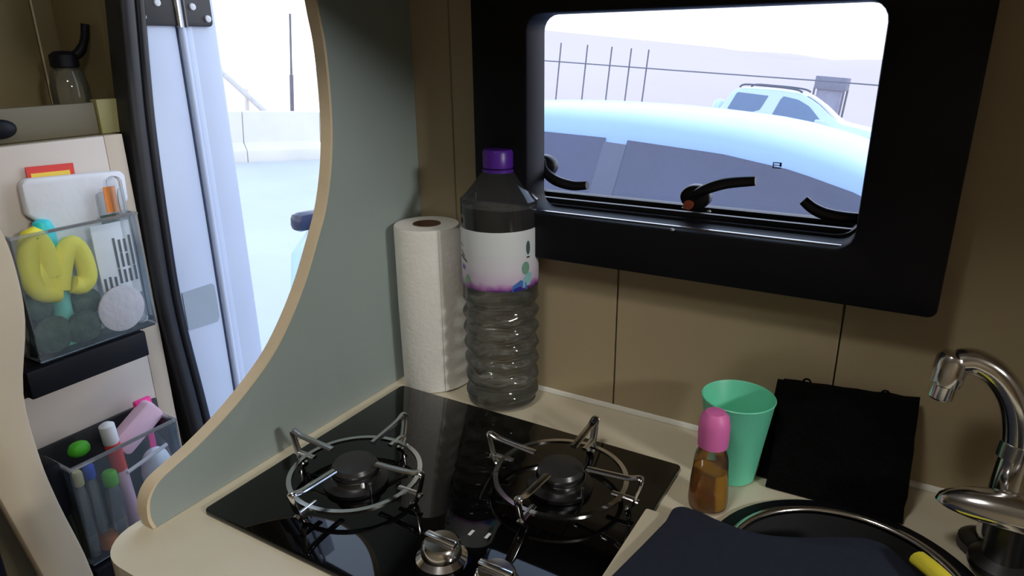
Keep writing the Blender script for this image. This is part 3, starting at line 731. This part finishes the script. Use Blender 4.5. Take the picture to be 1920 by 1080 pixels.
# glass oil jar on the open shelf
oj = thing('oil_bottle', 'clear glass oil bottle with black pouring cap on the open shelf', 'bottle', (-1.248, .655, .3152))
MB().lathe([(.0001, .001), (.026, .001), (.0285, .004), (.0285, .075), (.024, .098), (.0175, .104)], n=36, cap=False).build('glass_body', clear('jar_glass', (.90, .90, .84), (.55, .52, .40), .12, .03, 1.5), oj)
MB().lathe([(.0175, .104), (.0215, .106), (.0210, .124), (.013, .130), (.0001, .131)], n=28).build('cap', M_black, oj)
MB().tube(smooth_pts([(.004, .012, .120), (.010, .024, .130), (.016, .032, .150), (.018, .036, .172)], 4), [.008]*6+[.0065]*7, 12).build('pour_spout', M_black, oj)
off(MB().blob((-1.168, .503, .338), .011, .022, .014, lump=.05, seed=2), B).build('catch_knob', M_black, cab)

# ------------------------------------------------------------------ outdoors: the van is parked on a slope, so the outside is tilted against it
EXT = Matrix(((.9969, 0, .0790, -.154), (-.0037, .9989, .0472, -.093), (-.0789, -.0474, .9958, -1.502), (0, 0, 0, 1)))
def place(o, x, y, z=0, rz=0):
    o.matrix_world = EXT @ Matrix.Translation((x, y, z)) @ Matrix.Rotation(rz, 4, 'Z'); return o
def hgt(x, y):
    d = math.hypot(x, y); az = math.degrees(math.atan2(x, y))
    t = min(max(0, (d-28)/34), 1); t = t*t*(3-2*t)
    k = min(max((az+47)/12, 0), 1); k = k*k*(3-2*k)
    if az > 60: k *= max(0, 1-(az-60)/40)
    H = -4.0 + k*7.0
    return -.02 - .035*max(0, min(d, 30)-14) + t*(H + .9 + .30*math.sin(x*.22+1)+.25*math.sin(x*.41+y*.03)) + max(0, d-70)*(.02 if k > .5 else -.03)
def terrain():
    vs = []; fs = []; A = 72; R = [0, 3, 6, 9, 12, 15, 18, 22, 26, 30, 35, 40, 46, 52, 60, 70, 85, 105, 140, 200]
    for r in R:
        for k in range(A):
            a = 2*PI*k/A; x, y = r*math.cos(a), r*math.sin(a); vs.append((x, y, hgt(x, y)+(random.uniform(-.15, .15) if r > 30 else 0)))
    for i in range(len(R)-1):
        for k in range(A):
            k2 = (k+1) % A; fs.append((i*A+k, i*A+k2, (i+1)*A+k2, (i+1)*A+k))
    return MB().add(vs, fs)
g = tag(terrain().build('ground', M_hill), kind='structure'); place(g, 0, 0)
pv = MB().prism([(-30, -12), (10, -12), (10, 10.5), (-6.0, 10.2), (-9.2, 8.3), (-30, -4)], -.02, .005, 'z')
place(structure('pavement', pv, M_asphalt), 0, 0)

def along(p, q, n): return [(p[0]+(q[0]-p[0])*i/n, p[1]+(q[1]-p[1])*i/n) for i in range(n+1)]
# low concrete wall beyond the doorway
ba = thing('concrete_wall', 'low white concrete wall across the yard seen through the doorway', 'wall')
place(ba, -8.75, 7.76)
d = Vector((.33, 1.0, 0)).normalized()
for k in range(-6, 3):
    c = d*(k*1.25); rr = math.atan2(d.y, d.x)
    MB().prism([(-.22, 0), (-.20, .18), (-.08, .28), (-.06, .74), (.06, .74), (.08, .28), (.20, .18), (.22, 0)], -.62, .62, 'x').build('wall_block', M_concrete, ba, bevel=.01, rot=Matrix.Translation(c) @ Matrix.Rotation(rr, 4, 'Z'))
po = thing('lamp_post', 'thin dark post rising behind the low white concrete wall', 'post')
place(po, -9.25, 8.45)
MB().tube([(0, 0, 0), (0, 0, 1.25)], .030, 10).build('shaft', M_galv, po)
MB().tube([(0, 0, 1.25), (0, 0, 2.2)], .018, 10).build('upper_shaft', M_galv, po)
MB().lathe([(.09, 0), (.09, .03), (.04, .05)], n=14).build('foot_plate', M_galv, po)
rmp = thing('sloped_rails', 'pale sloping handrails on the hillside behind the concrete wall', 'railing')
place(rmp, -14.9, 12.0, -.3)
for k in range(3):
    MB().tube([(-1.6, .3*k, 1.55-.22*k), (1.3, .3*k, .05-.22*k)], .055, 8).build('rail', mat('faded_steel', (.46, .43, .42), .6, var=.1), rmp)
for k in range(3): MB().tube([(-1.2+1.0*k, .3, -.6), (-1.2+1.0*k, .3, 1.25-.5*k)], .05, 8).build('rail_post', M_concrete, rmp)

# fence outside the window
fe = thing('wire_fence', 'thin dark post and wire fence on the slope outside the window', 'fence')
place(fe, -4.6, 9.0)
fx = [0, .40, .755, 1.03, 1.27]
for i in range(-4, 5):
    x = fx[i] if 0 <= i < 5 else (.42*i)
    MB().tube([(x, 0, -.02), (x, 0, 2.08)], .010, 6).build('post', M_galv, fe)
MB().tube([(-1.8, -.02, 1.80), (0, -.02, 1.833), (1.6, -.02, 1.855), (3.4, -.02, 1.885), (5.0, -.02, 1.90)], .009, 6).build('wire', M_galv, fe)

# cars ------------------------------------------------------------------
def interp(tab, x):
    if x <= tab[0][0]: return tab[0][1:]
    for a, b in zip(tab, tab[1:]):
        if x <= b[0]:
            t = (x-a[0])/(b[0]-a[0]); t = t*t*(3-2*t) if False else t
            return tuple(p+(q-p)*t for p, q in zip(a[1:], b[1:]))
    return tab[-1][1:]
def ring_at(st):
    zb, zs, zt, wb, ws, wt_ = st
    half = [(wb, zb), (ws*1.0, zb+.12), (ws*1.015, (zb+zs)*.5), (ws, zs)]
    k = zt-zs
    half += [(ws+(wt_-ws)*.5, zs+k*.45), (wt_, zt-min(.10, k*.25)), (wt_*.965, zt-min(.050, k*.12)), (wt_*.92, zt-min(.030, k*.07)), (wt_*.75, zt-min(.014, k*.04)), (wt_*.4, zt-.002)]
    return half
def side_y(st, z):
    h = ring_at(st)
    for (y0, z0_), (y1, z1_) in zip(h, h[1:]):
        if z0_ <= z <= z1_ and z1_ > z0_: return y0+(y1-y0)*(z-z0_)/(z1_-z0_)
    return h[-1][0]
def car(name, label, tab, paint, glass, windows, wheels, shield, extra=None):
    root = thing(name, label, 'car')
    xs = []
    for a, b in zip(tab, tab[1:]):
        n = max(1, round((b[0]-a[0])/.14)); xs += [a[0]+(b[0]-a[0])*i/n for i in range(n)]
    xs.append(tab[-1][0])
    # smooth the station table
    def st(x):
        acc = [0]*6; ws = 0
        for dx in (-.12, -.06, 0, .06, .12):
            w = 1-abs(dx)/.2; v = interp(tab, x+dx); ws += w
            acc = [p+w*q for p, q in zip(acc, v)]
        return tuple(p/ws for p in acc)
    vs = []; fs = []; m = None
    for x in xs:
        h = ring_at(st(x)); r = [(x, -y, z) for y, z in h] + [(x, 0, h[-1][1]+.002)] + [(x, y, z) for y, z in h[::-1]]
        m = len(r); vs += r
    for i in range(len(xs)-1):
        for k in range(m):
            k2 = (k+1) % m; fs.append((i*m+k, i*m+k2, (i+1)*m+k2, (i+1)*m+k))
    fs += [tuple(range(m))[::-1], tuple(range((len(xs)-1)*m, len(xs)*m))]
    MB().add(vs, fs).build('body', paint, root)
    for poly in windows:
        for s in (-1, 1):
            # dense fill of the outline in x/z, set a little proud of the flank
            xa = min(p[0] for p in poly); xb = max(p[0] for p in poly); N = 22; vs = []; fs = []
            def span(x):
                zz = []
                for (x0, z0_), (x1, z1_) in zip(poly, poly[1:]+poly[:1]):
                    if (x0-x)*(x1-x) <= 0 and x0 != x1: zz.append(z0_+(z1_-z0_)*(x-x0)/(x1-x0))
                return min(zz), max(zz)
            for i in range(N+1):
                x = xa+(xb-xa)*min(max(i/N, .002), .998); lo, hi = span(x)
                for j in range(7):
                    z = lo+(hi-lo)*j/6; vs.append((x, s*(side_y(st(x), z)+.006), z))
            for i in range(N):
                for j in range(6): fs.append((i*7+j, i*7+j+1, i*7+j+8, i*7+j+7))
            MB().add(vs, fs).build('side_window', glass, root)
    for x0, x1, nm in shield:
        vs = []; fs = []; N = 8
        for i in range(N+1):
            x = x0+(x1-x0)*i/N; q = st(x); w = q[5]*.86
            for j in range(9):
                y = -w+2*w*j/8; k = abs(y)/q[5]
                vs.append((x, y, q[2]+.010-(.035*k**3)))
        for i in range(N):
            for j in range(8): fs.append((i*9+j, i*9+j+1, i*9+j+10, i*9+j+9))
        MB().add(vs, fs).build(nm, glass, root)
    for x, w in wheels:
        for s in (-1, 1):
            R = .33
            t = MB().lathe([(.20, -.10), (R-.02, -.10), (R, -.07), (R, .07), (R-.02, .10), (.20, .10)], n=28).build('wheel', M_tyre, root, rot=Matrix.Translation((x, s*w, R)) @ rot_about('X', PI/2))
            MB().lathe([(.205, -.09), (.19, -.05), (.05, -.04), (.05, .04), (.19, .05), (.205, .09)], n=20).build('wheel_rim', M_steel, t, rot=Matrix.Translation((x, s*w, R)) @ rot_about('X', PI/2))
    return root, st
# near car: long pale roof right outside the window, seen from above its roof edge
#      x      zb   zs    zt    wb   ws   wt
T1 = [(-2.58, .45, .80, .95, .62, .72, .58), (-2.52, .32, .98, 1.20, .79, .87, .60), (-2.36, .27, 1.02, 1.46, .82, .90, .59), (-2.08, .25, 1.02, 1.64, .83, .91, .60), (-1.80, .25, 1.02, 1.712, .83, .91, .62), (-1.40, .25, 1.02, 1.750, .83, .91, .63), (-1.00, .25, 1.02, 1.770, .83, .91, .63),
      (-.60, .25, 1.02, 1.768, .83, .91, .62), (-.36, .25, 1.02, 1.742, .83, .91, .61), (-.12, .25, 1.01, 1.690, .83, .91, .60), (.20, .25, 1.00, 1.55, .83, .91, .58), (.85, .26, .98, 1.12, .82, .90, .62), (1.25, .28, .92, 1.03, .80, .88, .62), (1.60, .34, .80, .90, .72, .80, .58), (1.75, .42, .64, .70, .60, .68, .5)]
M_g = mat('dark_car_glass', (.04, .04, .095), .04, spec=.8, var=.35, vscale=2.5)
near, st1 = car('parked_car', 'pale bluish white car parked close outside the window, long roof over dark side glass', T1, M_nearpaint, M_g,
    [[(-2.08, 1.10), (-1.03, 1.06), (-1.03, 1.664), (-1.4, 1.650), (-1.80, 1.612), (-2.0, 1.53)], [(-.95, 1.06), (.62, 1.06), (.22, 1.40), (-.12, 1.590), (-.36, 1.642), (-.60, 1.664), (-.95, 1.666)]],
    [(-1.62, .80), (.98, .80)], [(-.10, .70, 'windscreen')])
place(near, 0, 3.10)
for s in (-1, 1):
    MB().box(.34, .52, s*.98-.09, s*.98+.09, 1.02, 1.16).build('wing_mirror', M_carwhite, near, bevel=.03)
    vs = []
    for z in [1.05+.06*i for i in range(11)]:
        for x in (-1.035, -.945): vs.append((x, s*(side_y(st1(x), z)+.008), z))
    MB().add(vs, [(2*i, 2*i+1, 2*i+3, 2*i+2) for i in range(10)]).build('door_pillar', mat('grey_pillar', (.13, .13, .18), .3), near)
    MB().box(-2.47, -2.39, s*.80-.085, s*.80+.085, 1.06, 1.15).build('tail_lamp', mat('smoked_lens', (.03, .03, .06), .2), near, bevel=.03)

# far car: white three door off-roader
T2 = [(-1.80, .55, .95, 1.05, .62, .72, .60), (-1.70, .42, 1.02, 1.30, .72, .80, .62), (-1.58, .40, 1.04, 1.60, .76, .84, .62), (-1.35, .38, 1.04, 1.69, .78, .85, .62), (-.6, .36, 1.04, 1.715, .78, .85, .62),
      (-.05, .36, 1.04, 1.68, .78, .85, .61), (.28, .36, 1.03, 1.52, .78, .85, .60), (.75, .36, 1.02, 1.15, .78, .85, .66), (1.25, .38, .98, 1.09, .77, .84, .68), (1.75, .42, .90, 1.00, .72, .80, .64), (1.92, .50, .72, .78, .64, .72, .56)]
suv, st2 = car('off_road_car', 'white three door off-roader with roof rails parked farther off behind the near car', T2, M_carwhite, M_carglass_far,
    [[(-1.54, 1.21), (-1.06, 1.17), (-.84, 1.26), (-.74, 1.56), (-1.42, 1.575)], [(-.58, 1.15), (.50, 1.07), (.44, 1.15), (.12, 1.43), (-.12, 1.54), (-.46, 1.585)]],
    [(-1.12, .74), (1.18, .74)], [(.02, .68, 'windscreen')])
place(suv, -2.40, 16.8, -.125)
for s in (-1, 1):
    MB().tube(smooth_pts([(-1.40, s*.56, 1.68), (-1.30, s*.56, 1.745), (-.9, s*.56, 1.755), (-.5, s*.56, 1.755), (-.2, s*.56, 1.735), (-.08, s*.56, 1.69)], 3), .020, 8).build('roof_rail', M_darksteel, suv)
    MB().box(.32, .50, s*.93-.09, s*.93+.09, 1.06, 1.20).build('wing_mirror', M_carwhite, suv, bevel=.03)
    MB().box(-1.80, -1.74, s*.66-.05, s*.66+.05, .95, 1.08).build('tail_lamp', M_lens, suv, bevel=.01)
MB().lathe([(.0001, -.10), (.30, -.10), (.34, -.06), (.34, .06), (.30, .10), (.0001, .11)], n=28).build('spare_wheel_cover', M_carwhite, suv, rot=Matrix.Translation((-1.92, .0, 1.02)) @ rot_about('Y', -PI/2))

# hut on posts behind the far car, and a tiny one on the ridge
hu = thing('lookout_hut', 'dark flat roofed lookout hut on posts behind the off-roader', 'hut')
place(hu, -2.75, 23.0, -.30)
MB().box(-.42, .42, -.5, .5, 1.86, 2.22).build('roof', M_darkhut, hu, bevel=.02)
MB().box(-.33, .33, -.4, .4, 1.0, 1.86).build('cabin', mat('grey_cladding', (.30, .30, .36), .8, var=.1), hu)
for x in (-.40, .40):
    for y in (-.45, .45): MB().tube([(x, y, 0), (x, y, 1.9)], .03, 8).build('post', M_galv, hu)
h3 = thing('ridge_hut', 'tiny dark building on the hazy ridge seen above the fence', 'hut')
place(h3, -24.5, 70.0, 1.9)
MB().box(-.9, .9, -1, 1, 0, 1.5).build('walls', M_darkhut, h3); MB().box(-1.0, 1.0, -1.1, 1.1, 1.5, 1.8).build('roof', M_darkhut, h3)
